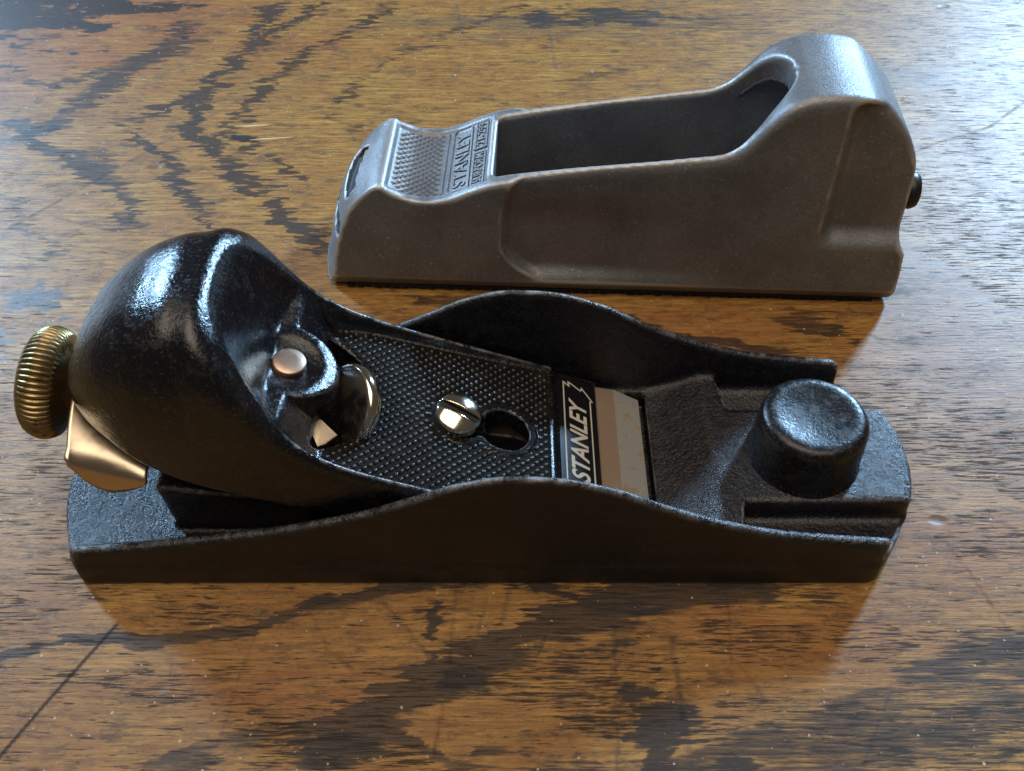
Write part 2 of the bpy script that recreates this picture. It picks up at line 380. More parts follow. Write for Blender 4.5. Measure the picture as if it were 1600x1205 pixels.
def table():
    xs = np.concatenate([np.linspace(-420, -216, 18), np.arange(-215, 215.1, 0.55), np.linspace(216, 420, 18)])
    ys = np.concatenate([np.linspace(-160, -61, 10), np.arange(-60, 40, 0.36), np.arange(40, 275, 0.62), np.linspace(276, 520, 20)])
    nx, ny = len(xs), len(ys)
    X, Y = np.meshgrid(xs, ys, indexing='ij'); X = X.ravel(); Y = Y.ravel()
    rag = fbm(X * 0.07, Y * 0.8, 11, 4, 0.7) - 0.5; mid = fbm(X * 0.045, Y * 0.09, 21, 4) - 0.5; gr = fbm(X * 0.09, Y * 0.2, 31, 5, 0.62) - 0.5
    big = fbm(X * 0.014, Y * 0.022, 41, 3)
    ring = np.zeros(X.shape); stain = ring.copy(); por = ring.copy(); red = ring.copy(); pen = ring.copy(); grey = ring.copy()
    WX = X + rag * 20 + mid * 12; WY = Y + mid * 9 + gr * 3
    def band(pts, wd, amt, one=0):
        """dark latewood band: crisp on one side, feathering on the other, broken up along its length"""
        nonlocal ring
        d, sd, run, L = polydist(WX, WY, pts)
        if one: d = np.where(sd * one < 0, -sd * one * 3.2, sd * one * 0.8)
        w_ = wd * (0.55 + 0.9 * vnoise(run * 0.06 + pts[0][0], run * 0 + wd, 5))
        e = sst(d, w_, w_ * 0.35) * sst(run, 0, 8) * sst(run, L, L - 8)
        ring = np.maximum(ring, e * amt * (0.72 + 0.9 * (gr + 0.15)))
    # cathedral figure at the far left, tips to the left
    band([(-123, 249), (-126, 223), (-141, 199), (-148, 179), (-158, 167), (-144, 157), (-124, 144), (-116, 128), (-114, 113)], 8, 0.72)
    band([(-91, 262), (-97, 216), (-110, 191), (-127, 174), (-125, 166), (-110, 154), (-99, 140), (-90, 125), (-83, 105)], 4.2, 0.85)
    band([(-70, 262), (-86, 237), (-102, 208), (-108, 185), (-106, 174), (-95, 157), (-80, 142), (-68, 128), (-52, 105)], 4.6, 0.95)
    band([(-40, 262), (-58, 239), (-76, 216), (-85, 199), (-92, 175), (-91, 167), (-78, 154), (-59, 137)], 3.6, 0.75)
    band([(10, 262), (-20, 236), (-45, 214), (-60, 190), (-62, 180), (-48, 164)], 3.4, 0.55)
    band([(-185, 205), (-160, 196), (-140, 212), (-110, 235)], 4.5, 0.6)
    band([(-190, 150), (-170, 140), (-150, 128), (-135, 112), (-132, 98)], 5, 0.55)
    band([(40, 250), (10, 222), (-18, 206), (-40, 196)], 3.5, 0.45); band([(60, 215), (30, 204), (8, 196)], 3, 0.5)
    # slanting figure at the front
    band([(-110, -19), (-92, -14.5), (-63, -11.5), (-55, -10.5), (-45, -6), (-28, -1.5), (-8, 2)], 3.2, 0.95, -1)
    band([(-46, -40), (-33, -30), (-21, -22), (-5, -15), (7, -8), (28, 0), (60, 4)], 8.5, 1.0, -1)
    band([(10, -52), (35, -40.5), (60, -33), (72, -27), (85, -22), (101, -17), (130, -6)], 26, 0.62, -1)
    band([(-100, -48), (-60, -37), (-40, -33), (-20, -34), (0, -40)], 4, 0.7, -1)
    # between the two planes
    band([(20, 84), (40, 76), (62, 72), (80, 66)], 5, 0.8); band([(-30, 92), (0, 88), (25, 80)], 4, 0.6); band([(70, 86), (90, 76), (95, 66)], 5, 0.7)
    # open-pored zones
    rgt = (Y - (33.0 - (X - 93.0) * 0.53)) + rag * 3.0
    por = np.maximum(por, sst(rgt, 0, 1.0) * (1 - 0.85 * sst(rgt, 14, 46)) * sst(X, 70, 90) * 0.95)
    por = np.maximum(por, sst(X + 0.55 * (Y - 90) - 128 + rag * 22, 0, 5) * sst(Y, 50, 85) * (0.55 + 0.7 * gr + 0.25 * sst(Y, 190, 110)))
    por = np.maximum(por, sst(X, -82, -104) * sst(Y, 92, 66) * (0.55 + 0.8 * gr))
    por = np.maximum(por, np.clip(ring, 0, 1) * 0.95)
    clus = fbm(X * 0.045, Y * 0.13, 61, 4, 0.6); por = np.maximum(por, sst(clus, 0.44, 0.66) * (0.45 + 0.5 * sst(Y, 90, 20))); por = np.maximum(por, 0.30 * sst(Y, 60, 20))
    def blob(cx, cy, rx, ry, lo=0.35, hi=1.1):
        return sst(np.hypot((WX * 0.4 + X * 0.6 - cx) / rx, (Y - cy) / ry) + gr * 2.2 + rag * 0.7, hi, lo)
    for q in ((-190, 258, 62, 40, 1), (-160, 171, 16, 7, .7), (24, 246, 40, 9, .7), (75, 240, 40, 10, .45), (-88, 166, 5, 2.6, 1), (30, -34, 8, 17, .95), (36, -44, 12, 8, 1), (2, -1, 15, 3.4, 1), (-30, -37, 18, 4.5, .85), (10, -40, 16, 6, .6),
              (-10, -22, 4.6, 2.0, 1), (-9, -24, 8, 3, .7), (-17, -12, 2.5, 9, .8), (50, 1, 9, 3, .8), (22, -6, 12, 4, .6), (-40, -4, 9, 2.4, .7), (55, -36, 12, 4, .5), (93, -13, 6, 2, .6), (-96, 14, 6, 2, .6), (46, 74, 6, 4, .7), (-150, 118, 10, 6, .5), (-55, 118, 14, 5, .6), (12, -28, 6, 10, .55), (-64, -4, 3, 1.5, .8), (16, -15, 18, 5, .55)):
        stain = np.maximum(stain, blob(*q[:4]) * q[4])
    red = np.maximum(red, blob(-165, 252, 80, 56, 0.3, 1.5)); red = np.maximum(red, 0.55 * blob(-80, 225, 60, 18, 0.1, 1.4)); red = np.maximum(red, 0.6 * blob(58, -14, 30, 10, .2, 1.3)); red = np.maximum(red, .5 * blob(-50, -24, 30, 8, .2, 1.3)); red = np.maximum(red, .5 * blob(100, 12, 24, 12, .2, 1.3)); red = np.maximum(red, .5 * blob(55, 76, 50, 12, .2, 1.3))
    grey = np.maximum(grey, 0.85 * blob(-131, 88, 11, 8, .7, .9)); grey = np.maximum(grey, 0.8 * blob(-141, 72, 7, 14, .6, .95)); grey = np.maximum(grey, .45 * blob(-172, 165, 22, 12)); grey = np.maximum(grey, .4 * blob(10, 240, 70, 12)); grey = np.maximum(grey, .4 * blob(120, 205, 40, 14))
    def scratch(pts, wd, amt):
        nonlocal pen
        d, sd, run, L = polydist(X + mid * 1.5, Y + mid * 1.5, pts)
        pen = np.maximum(pen, sst(d, wd * 1.3, wd * 0.35) * sst(run, 0, 3) * sst(run, L, L - 3) * amt * 0.8 * (0.35 + 1.1 * vnoise(run * 0.5, run * 0, 9)))
    for p, wd, am in (([(-12, 0), (-13, -20), (-15, -40)], .4, .5), ([(12, 0), (4, -20)], .4, .65), ([(-28, -4), (-14, -22)], .45, .6), ([(96, 12), (100, 2), (104, -14)], .45, .6), ([(76, -24), (64, -44)], .4, .5), ([(-150, 118), (-92, 190)], .8, .5),
                      ([(46, 0), (44, -22)], .4, .5), ([(22, -2), (20, -44)], .45, .5), ([(-52, -4), (-57, -38)], .4, .4), ([(-5, -2), (-9, -20)], .35, .5), ([(12, 262), (16, 205)], .8, .5), ([(126, 156), (140, 164), (158, 172), (185, 196)], .6, .4), ([(33, -12), (34, -46)], .8, .7),
                      ([(-22, 258), (-18, 232), (-12, 228)], .9, .6), ([(-64, 262), (-84, 226)], .8, .4), ([(60, 262), (48, 232)], .8, .5), ([(28, -6), (16, -30)], .4, .5), ([(0, 0), (-3, -12)], .5, .6), ([(7, -1), (9, -9)], .5, .5), ([(-44, -6), (-38, -16), (-30, -22)], .5, .5), ([(90, -2), (84, -12)], .4, .4), ([(40, -10), (52, -30)], .4, .4), ([(-70, -16), (-66, -30)], .5, .35), ([(18, -22), (31, -24)], .5, .6)):
        scratch(p, wd, am)
    for k in range(70):
        cx, cy = rng.uniform(-150, 150), rng.uniform(-40, 240); a_ = rng.uniform(0, 3.14); l_ = rng.uniform(1.2, 6)
        scratch([(cx, cy), (cx + l_ * math.cos(a_), cy + l_ * math.sin(a_) * .6)], rng.uniform(.35, .6), rng.uniform(.4, .9))
    dl, _, rl, Ll = polydist(X, Y, [(-102, -47), (-92, -27.5), (-82.0, -9.3)]); pen = np.maximum(pen, sst(dl, 0.62, 0.2) * sst(rl, Ll, Ll - 1.5))
    co = np.stack([X, Y, np.zeros_like(X)], 1) * S
    i, j = np.meshgrid(np.arange(nx - 1), np.arange(ny - 1), indexing='ij'); q = (i * ny + j).ravel()
    F = np.stack([q, q + ny, q + ny + 1, q + 1], 1)
    # the board's edges and underside
    base = len(co); cs = np.array([(-420, -160, -28), (420, -160, -28), (420, 520, -28), (-420, 520, -28)]) * S
    co = np.concatenate([co, cs]); c00, c10, c11, c01 = 0, (nx - 1) * ny, nx * ny - 1, ny - 1
    F = np.concatenate([F, [[c00, base, base + 1, c10], [c10, base + 1, base + 2, c11], [c11, base + 2, base + 3, c01], [c01, base + 3, base, c00], [base, base + 3, base + 2, base + 1]]])
    me = bpy.data.meshes.new('table_top')
    me.vertices.add(len(co)); me.vertices.foreach_set('co', co.astype(np.float32).ravel())
    me.loops.add(F.size); me.loops.foreach_set('vertex_index', F.astype(np.int32).ravel())
    me.polygons.add(len(F)); me.polygons.foreach_set('loop_start', np.arange(0, F.size, 4, dtype=np.int32)); me.polygons.foreach_set('loop_total', np.full(len(F), 4, np.int32))
    me.update(calc_edges=True)
    for nm, ch in (('figure', (ring, stain, por)), ('wear', (red, pen, grey))):
        at = me.attributes.new(nm, 'FLOAT_COLOR', 'POINT'); dd = np.zeros((len(co), 4), np.float32); dd[:, 3] = 1
        for k in range(3): dd[:-4, k] = np.clip(ch[k], 0, 1)
        at.data.foreach_set('color', dd.ravel())
    o = link('table_top', me, M['wood'], smooth=False); o['kind'] = 'structure'
table()

# ------------------------------------------------------------------ block plane
YC = 27.0
plane = empty('block_plane', (0, YC, 0), 0, 'black iron block plane with brass adjuster knob and pale lettered label, nearest the viewer', 'hand plane')
# parts are built in plane coordinates: x along the sole, y across from the middle line, z up
blade_z = lambda x: 6.0 + (31.0 - x) * 0.192
WALL = [(-102, 9.6), (-92, 10.8), (-79, 12.3), (-66, 14.7), (-52, 17.5), (-41, 20.5), (-30, 24.4), (-20, 29.3), (-10, 34.4), (0, 36.8), (8.5, 36.2), (19.7, 32.6), (31, 26.4), (42, 21.2), (57, 16.7), (77, 14.0), (92, 12.8)]
def plan(x, v):
    a = np.abs(v)
    xr = 77.4 + np.sqrt(np.maximum(36.4 ** 2 - a * a, 0)) - math.sqrt(36.4 ** 2 - 27 ** 2)
    xl = -92.0 - (np.sqrt(np.maximum(45.0 ** 2 - a * a, 0)) - 36.0)
    return smax(smax(a - 27.0, (x - xr) * 0.85, 1.2), (xl - x) * 0.85, 1.2)
def f_body(x, v, z):
    a = np.abs(v); P = plan(x, v)
    floor = z - (4.6 + 0.9 * sst(a, 14, 24))
    d = smax(P, floor, 0.8)
    H = interp(x, WALL)
    inner = 23.6 + 0.05 * (z - 5) - a
    wall = smax(smax(P, inner, 1.8), (z - H) * 0.92, 2.2)
    # walls stop short of the rounded ends
    wall = smax(wall, x - 79.0, 1.0)
    d = smin(d, wall, 2.2)
    # toe deck with escapement ramp in front of the mouth
    ramp = (z - np.minimum(4.8 + (x - 32.5) * 0.44, 10.4)) * 0.92
    deckw = np.where(x < 50, 24.5, 13.6) + 0 * z
    deckw = 24.5 - 10.9 * sst(x, 48.5, 51.0)
    deck = smax(smax(smax(ramp, a - deckw, 1.6), 32.4 - x, 0.3), P, 1.0)
    d = smin(d, deck, 2.0)
    # bed behind the mouth and rear bed post
    bz = 6.0 + (31.0 - x) * 0.192 - 3.4
    bed1 = np.maximum(np.maximum(z - bz, a - 21.5), np.maximum(-16 - x, x - 25))
    rr = np.sqrt(np.maximum(x + 58, 0) ** 2 * 0 + (x + 58) ** 2) - 15.8
    bed2 = smax(smax(z - bz, a - 16.5 - 0.12 * (z - 4), 1.0), rr, 2.5)
    d = smin(d, bed1, 1.5); d = smin(d, bed2, 1.5)
    slot = np.maximum(np.hypot(np.maximum(np.abs(x + 6.0) - 6.0, 0), v) - 6.2, 1.4 - z)
    d = np.maximum(d, -slot)
    mouth = np.maximum(np.maximum(np.maximum(a - 22.4, 27.5 - x), np.maximum(x - 32.4, z - 30)), 0.7 - z)
    d = np.maximum(d, -mouth)
    d = np.maximum(d, -z)
    return d
body = link('body', nets('body', f_body, (-104, -28.5, -1), (93, 28.5, 38), 0.5), None, plane)
bm_ = body.data; bm_.materials.append(M['japan']); bm_.materials.append(M['side'])
# outer wall faces are bare, scuffed iron
nrm = np.zeros(len(bm_.polygons) * 3, np.float32); bm_.polygons.foreach_get('normal', nrm); nrm = nrm.reshape(-1, 3)
cen = np.zeros(len(bm_.polygons) * 3, np.float32); bm_.polygons.foreach_get('center', cen); cen = cen.reshape(-1, 3) / S
bm_.polygons.foreach_set('material_index', ((np.abs(nrm[:, 1]) > 0.85) & (np.abs(cen[:, 1]) > 26.0)).astype(np.int32))

# front knob with a dished top
kp = [(13.2, 9.5), (12.9, 11.0), (12.45, 13.0), (12.1, 16.0), (11.9, 19.0), (11.85, 22.0), (11.75, 23.2), (11.5, 24.2), (11.0, 24.9), (10.2, 25.3), (9.2, 25.4), (8.0, 25.3), (6.5, 25.05), (4.5, 24.85), (2.2, 24.7), (0.4, 24.68)]
vs, fs = lathe(kp, 72); link('front_knob', mesh('front_knob', xform(vs, (65.8, 0, -1.6), (0, 0, 1)), fs), M['knob'], plane)

# cutting blade
def build_blade():
    """two mirrored halves round the long keyhole slot; the front end is ground to a bevel"""
    vs, fs, bev = [], [], []
    for sg in (1, -1):
        half = [(31.0, 0.0), (31.0, 22.0), (-20.0, 22.0), (-30.0, 14.5), (-66.0, 14.5)]
        half += [(-66.0 - 10.5 * math.sin(a_), 14.5 * math.cos(a_)) for a_ in [math.pi / 2 * k / 10 for k in range(1, 11)]]
        half += [(-14.0, 0.0)] + [(-11.0 - 6.6 * math.cos(a_), 6.6 * math.sin(a_)) for a_ in [math.pi / 2 * k / 5 for k in range(0, 6)]]
        half += [(-1.0 + 6.6 * math.sin(a_), 6.6 * math.cos(a_)) for a_ in [math.pi / 2 * k / 5 for k in range(0, 6)]]
        half = [p for i, p in enumerate(half) if p != (-14.0, 0.0)]
        top = [(24.6 if x > 30 else x, y) for x, y in half]; m = len(half); o = len(vs)
        vs += [(x, sg * y, blade_z(x)) for x, y in top] + [(x, sg * y, blade_z(x) - (3.0 if x < 30 else 2.75)) for x, y in half]
        for f in [tuple(o + i for i in range(m)), tuple(o + m + i for i in range(m))[::-1]]: fs.append(f if sg > 0 else f[::-1])
        for i in range(m - 1):
            if half[i][1] == 0 and half[i + 1][1] == 0: continue
            f = (o + i, o + m + i, o + m + i + 1, o + i + 1)
            if i == 0: bev.append(len(fs))
            fs.append(f if sg > 0 else f[::-1])
    return vs, fs, bev
vs, fs, bevel_faces = build_blade()
bo = link('blade', mesh('blade', vs, fs), M['blade'], plane, smooth=False)
bo.data.materials.append(M['bevel']); [setattr(bo.data.polygons[i_], 'material_index', 1) for i_ in bevel_faces]
def build_tab():
    """bent steel tab under the rear of the cap: sloping top, smooth bend, rounded flange toward each side"""
    vs, fs = [], []; nt, nr = 25, 17
    dep = [(0, 2.4), (.08, 5.4), (.2, 7.4), (.38, 8.3), (.6, 6.9), (.8, 4.9), (.93, 3.4), (1, 2.2)]
    prof = interp(np.linspace(0, 1, nt), dep)
    for sgn in (-1, 1):
        o0 = len(vs)
        for i in range(nt):
            t = i / (nt - 1); x = -86.4 + 14.4 * t; zb_ = 36.6 - 6.3 * t
            for r in range(nr):
                q = r / (nr - 1)
                if q < 0.5:      # top face, from the middle line outward
                    y = 19.0 * (q / 0.5); z = zb_ + 3.6 * (1 - (q / 0.5) ** 2.2) * (1 - 0.35 * t)
                    xx = x - (1.2 * (1 - (q / 0.5) ** 2)) * (1 - t)
                else:
                    e = (q - 0.5) / 0.5; y = 19.0 + 2.2 * math.sin(min(1, e * 1.8) * math.pi / 2) + 0.9 * e; z = zb_ - float(prof[i]) * e ** 1.25
                    xx = x + 1.6 * e * (0.5 - t)
                vs.append((xx, sgn * y, z))
        for i in range(nt - 1):
            for r in range(nr - 1):
                o_ = o0 + i * nr + r; f = (o_, o_ + nr, o_ + nr + 1, o_ + 1); fs.append(f if sgn > 0 else f[::-1])
    return vs, fs
vs, fs = build_tab(); tab = link('bent_tab', mesh('bent_tab', vs, fs), M['lip'], plane)
sm_ = tab.modifiers.new('thickness', 'SOLIDIFY'); sm_.thickness = 0.9 * S; sm_.offset = -1

# lever cap
TOP = [(-89.5, 36.5), (-88.8, 40.5), (-87, 46.0), (-84, 51.2), (-80, 55.6), (-74, 60.4), (-68, 63.6), (-62, 65.2), (-58, 65.0), (-54, 62.0), (-51, 56.8), (-48, 50.6), (-45, 45.2), (-41, 40.4), (-35, 35.8), (-28, 32.0), (-14, 25.8), (0, 19.9), (6, 17.3), (9.2, 15.9), (9.9, 14.4), (20, 9.4), (21, 8.9)]
def f_cap(x, v, z):
    a = np.abs(v)
    T = interp(x, TOP)
    zb = 6.0 + (31.0 - x) * 0.192 + 0.15 + interp(x, [(-91, 11.5), (-80, 10.2), (-73, 7.4), (-57, 3.6), (-40, 0.7), (-25, 0.0), (30, 0.0)])
    W = 23.0 * np.power(np.clip(1 - np.power(np.clip((-57.5 - x) / 32.0, 0, 1), 2.1), 1e-4, 1), 1 / 2.1)
    p = 3.2 + 4.8 * sst(x, -62, -42)
    Ht = np.maximum(T - zb, 0.4)
    q = np.power(np.power(a / W, p) + np.power(np.clip(z - zb, 0, None) / Ht, p), 1 / p) - 1
    out = q * np.minimum(np.minimum(W, Ht), 14.0)
    out = smax(out, zb - z, 0.8)
    out = np.maximum(out, x - 20.0)
    # the dished finger rest and grip floor
    fl = 14.9 + (8.8 - x) * 0.335
    plat = 38.6 + 0.30 * (-40 - x) + 0.010 * a * a * sst(x, -30, -45)
    r = np.sqrt((x + 45.5) ** 2 + v * v)
    isp = sst(r, 10.6, 9.4); isp = np.maximum(isp, 1 - sst(x, -45.5, -38.5))
    flo = fl + (plat - fl) * isp
    # low boss round the rivet
    flo = flo - 0.6 * sst(r, 7.5, 3.6) + 0.15 * sst(np.abs(r - 7.6), 1.6, 0.4)
    # raised lip round the keyhole
    kd = np.minimum(np.sqrt((x + 1.6) ** 2 + v * v) - 5.4, np.sqrt((x + 11.2) ** 2 + v * v) - 4.7)
    kd = np.minimum(kd, np.maximum(np.abs(v) - 3.0, np.maximum(-11.2 - x, x + 1.6)))
    flo = flo + 0.5 * sst(np.abs(kd - 0.9), 1.1, 0.5)
    xl = -55.0 + 12.5 * np.power(a / 20.6, 3.2)
    lean = 0.42 - 0.30 * sst(x, -46, -30)
    d2 = smax((xl - x) * 0.8, a - 21.0 + 0.6 * sst(x, -30, 0) * 0, 3.0) + lean * np.clip(T - z, 0, 20) * 0.9
    scoop = smax(smax((flo - z) * 0.94, d2, 1.6), x - 9.0, 0.4)
    d = smax(out, -scoop, 0.9)
    # crescent opening round the finger rest
    cres = smax(smax(9.9 - r, r - 16.2, 0.6), -40.5 - x, 1.0)
    cres = np.maximum(cres, a - 15.2)
    d = smax(d, -cres, 0.7)
    d = smax(d, -kd - 0 * z, 0.5)
    return d
cap = link('lever_cap', nets('lever_cap', f_cap, (-93, -24.5, 5), (22, 24.5, 68), 0.45), M['cap'], plane)

paint(cap, M['floor'], lambda c, q: (c[:, 0] > -38) & (c[:, 0] < 8.6) & (np.abs(c[:, 1]) < 20.2) & (q[:, 2] > 0.88) & (np.abs(c[:, 2] - (14.9 + (8.8 - c[:, 0]) * 0.335)) < 0.7))
# grip studs on the cap floor
def studs():
    vs, fs = [], []
    sp = 1.8; nrm_ = Vector((0.318, 0, 0.948))
    for i in range(-60, 60):
        for j in range(-60, 60):
            u = (i + j) * sp * 0.5 * 1.15; v = (i - j) * sp * 0.5 * 1.15
            x = -10 + u; y = v
            if not (-37 < x < 8.2) or abs(y) > 19.6 - 0.02 * (x + 37) * 0: continue
            r = math.hypot(x + 45.5, y)
            if r < 17.2: continue
            kd = min(math.hypot(x + 1.6, y) - 5.4, math.hypot(x + 11.2, y) - 4.7)
            if kd < 2.0: continue
            z = 14.9 + (8.8 - x) * 0.335; w = 0.62; hgt = 0.50 + random.uniform(-.08, .08)
            o = len(vs)
            for k in range(6):
                a_ = k * math.pi / 3; vs.append((x + w * math.cos(a_), y + w * math.sin(a_), z - 0.335 * w * math.cos(a_) - 0.15))
            for k in range(6):
                a_ = k * math.pi / 3; vs.append((x + 0.1 + 0.66 * w * math.cos(a_), y + 0.66 * w * math.sin(a_), z - 0.335 * 0.66 * w * math.cos(a_) + hgt * 0.72))
            vs.append((x + 0.16, y, z + hgt))
            for k in range(6): fs.append((o + k, o + (k + 1) % 6, o + 6 + (k + 1) % 6, o + 6 + k)); fs.append((o + 6 + k, o + 6 + (k + 1) % 6, o + 12))
    return vs, fs
vs, fs = studs(); so = link('grip_studs', mesh('grip_studs', vs, fs), M['stud'], cap); so['kind'] = 'stuff'

# label strip with lettering
lx0, lx1 = 10.6, 19.6
lz = lambda x: float(interp(np.array([x], float), TOP)[0])
slope = Vector((lx1 - lx0, 0, lz(lx1) - lz(lx0))).normalized(); lnorm = Vector((0, 1, 0)).cross(slope) * -1
if lnorm.z < 0: lnorm = -lnorm
lmid = Vector(((lx0 + lx1) / 2, 0, (lz(lx0) + lz(lx1)) / 2))
def lab(a, b, hgt):      # a along y (reading direction), b toward the letters' tops
    return lmid + Vector((0, 1, 0)) * a - slope * b + lnorm * hgt
LW, LB = 20.6, 4.9
ring = []
for sx, sy in ((1, 1), (-1, 1), (-1, -1), (1, -1)):
    for k in range(6):
        a_ = math.pi / 2 * k / 5 + {(1, 1): 0, (-1, 1): math.pi / 2, (-1, -1): math.pi, (1, -1): 3 * math.pi / 2}[(sx, sy)]
        ring.append((sx * (LW - 2) + 2 * math.cos(a_), sy * (LB - 2) + 2 * math.sin(a_)))
vs = [lab(a, b, 0.32) for a, b in ring] + [lab(a, b, -0.6) for a, b in ring]; n_ = len(ring)
fs = [tuple(range(n_))] + [(i, n_ + i, n_ + (i + 1) % n_, (i + 1) % n_) for i in range(n_)]
lb = link('label', mesh('label', vs, fs), M['label'], cap, smooth=False)
tv, tf = text_mesh('STANLEY', 8, 0.05, 0.25, 0.19); tv = fit(tv, 23.6, 4.6)
vs = [lab(a + 2.6, b, 0.40 + c * 0.5) for a, b, c in tv]
ink = link('lettering', mesh('lettering', vs, tf), M['ink'], cap, smooth=False)
def border(pts, wd, fn):
    bl = []
    for (a0, b0), (a1, b1) in zip(pts[:-1], pts[1:]):
        dx, dy = a1 - a0, b1 - b0; l = math.hypot(dx, dy); nx_, ny_ = -dy / l * wd, dx / l * wd; ex, ey = dx / l * wd, dy / l * wd
        q = [(a0 - ex + nx_, b0 - ey + ny_), (a0 - ex - nx_, b0 - ey - ny_), (a1 + ex - nx_, b1 + ey - ny_), (a1 + ex + nx_, b1 + ey + ny_)]
        bl.append([fn(a, b, 0.30) for a, b in q] + [fn(a, b, 0.40) for a, b in q])
    return boxes(bl)
pts = [(16.6, 3.5), (-12.4, 3.5), (-12.4, -3.5), (15.2, -3.5), (15.2, -4.1), (18.6, -1.4), (17.6, -1.1), (19.4, 2.2), (18.0, 2.0), (19.0, 3.5), (16.6, 3.5)]
vs, fs = border(pts, 0.16, lab); link('label_border', mesh('label_border', vs, fs), M['ink'], cap, smooth=False)

# slotted cap screw
cn = Vector((0.318, 0, 0.948))
def f_screw(x, y, z):
    R = 9.0
    d = smax(np.sqrt(x * x + y * y + (z + R - 2.3) ** 2) - R, np.sqrt(x * x + y * y) - 5.1, 0.5)
    d = np.maximum(d, -1.6 - z)
    d = smin(d, np.maximum(np.sqrt(x * x + y * y) - 3.0, np.abs(z + 4) - 4), 0.3)
    sl = np.maximum(np.abs(y) - 0.85, 0.55 - z)
    return smax(d, -sl, 0.25)
me = nets('cap_screw', f_screw, (-6, -6, -9), (6, 6, 3.2), 0.16)
scr = link('cap_screw', me, M['nickel'], plane)
paint(scr, M['grime_and_shade'], lambda c, q: (np.abs(c[:, 1]) < 0.95) & (c[:, 2] > 0.2) & (c[:, 2] < 1.5) & (np.hypot(c[:, 0], c[:, 1]) < 4.9))  # slot faces coloured black for the shade inside
zx = Vector((0.25, -0.16, 0.95)).normalized(); xx_ = Vector((1.0, -0.42, 0)); xx_ = (xx_ - zx * xx_.dot(zx)).normalized(); yx = zx.cross(xx_)
scr.matrix_local = Matrix.Translation(Vector((-11.6, 0, 23.8)) * S) @ Matrix((xx_, yx, zx)).transposed().to_4x4()

# rivet in the finger rest
vs, fs = lathe([(3.5, -1), (3.5, 0.5), (3.4, 0.75), (3.15, 0.9), (1.5, 0.98), (0.2, 1.0)], 40)
link('rivet', mesh('rivet', xform(vs, (-45.5, 0, 39.9), (0.22, -0.05, 0.97)), fs), M['copper'], cap)

# tension wheel showing in the crescent opening
wp = [(6.0, -1.7), (8.0, -1.6), (8.6, -1.3), (8.9, -0.7), (9.0, 0.2), (8.9, 1.0), (8.6, 1.5), (8.2, 1.75), (7.6, 1.85), (0.3, 1.85)]
vs, fs = lathe(wp, 72); twh = link('tension_wheel', mesh('tension_wheel', xform(vs, (-33.8, -2.6, 29.6), (-0.70, -0.40, 0.58)), fs), M['wheel'], plane)

# added plate standing in for the blade's gold reflection in the opening
tri = [(-43.5, -5.5, 31.6), (-39.2, -14.2, 30.6), (-37.8, -13.4, 30.4), (-35.6, -11.2, 30.6), (-39.0, -8.0, 31.4)]
vs = [Vector(p) for p in tri] + [Vector(p) - Vector((0, 0, 0.9)) for p in tri]; n_ = len(tri)
fs = [tuple(range(n_)), tuple(range(n_, 2 * n_))[::-1]] + [(i_, n_ + i_, n_ + (i_ + 1) % n_, (i_ + 1) % n_) for i_ in range(n_)]
link('blade_glint_plate', mesh('blade_glint_plate', vs, fs), M['lip'], plane, smooth=False)
paint(twh, M['nickel'], lambda c, q: np.abs(q @ np.array([-0.70, -0.40, 0.58]) / 0.993) < 0.9)
# brass adjuster
ax = Vector((-0.982, 0, 0.19)); ax0 = Vector((-86.0, 0, 32.2))
NF = 58
def kmod(a, i): return 1.0 + (0.024 * (1 - 2 * abs(math.sin(a * NF / 2)) ** 0.8) * -1 if 6 <= i <= 19 else 0.0)
kp = [(5.0, 0), (5.2, 2.8), (6.0, 4.2), (7.6, 5.6), (9.4, 6.6), (10.4, 7.1)]
kp += [(9.9 + 1.75 * math.sin(math.pi * (0.12 + 0.76 * k / 13)) , 7.3 + 6.0 * k / 13) for k in range(14)]
kp += [(10.0, 13.9), (9.0, 14.5), (6.0, 14.9), (0.5, 15.0)]
vs, fs = lathe(kp, NF * 8, mod=kmod)
link('adjuster_knob', mesh('adjuster_knob', xform(vs, ax0, ax, (0, 1, 0)), fs), M['brass'], plane)
vs, fs = lathe([(3.2, -26), (3.2, 2), (0.3, 2.1)], 24)
link('adjuster_shaft', mesh('adjuster_shaft', xform(vs, ax0 + Vector((0, 0, -0.0)), ax, (0, 1, 0)), fs), M['brass'], plane)

# ------------------------------------------------------------------ rasp plane
ang = math.radians(-2.43)
ex, ey = Vector((math.cos(ang), math.sin(ang), 0)), Vector((-math.sin(ang), math.cos(ang), 0))
rasp = empty('rasp_plane', Vector((-50.8, 92.6, 0)) + ey * 19.2, ang, 'grey cast metal rasp plane with long open top, behind the black plane', 'hand plane')
RT = [(-1, 1.5), (0, 4), (1.2, 9), (2.6, 14.5), (5, 21.5), (8, 27), (12, 30.6), (14.6, 32.4), (16.4, 33.1), (17.2, 33.1), (18.2, 32.2), (20, 31.3), (24, 29.8), (28, 29.3), (34, 30.5), (40, 33.2), (44, 34.9), (46, 35.6), (60, 38.3), (76, 41.0), (95, 43.8), (102, 44.9), (106, 46.9), (110, 51.4), (113, 55.4), (117, 58.9), (122, 60.9), (128, 61.5), (134, 60.8), (139, 58.2), (144, 53.6), (148, 48.2), (151, 42.5), (156, 30)]
RR = [(-1, 154.6), (2, 154.6), (17, 153.6), (18.6, 152.4), (22, 151.6), (32, 151.4), (42, 150.6), (48, 148.2), (54, 143.8), (62, 136)]
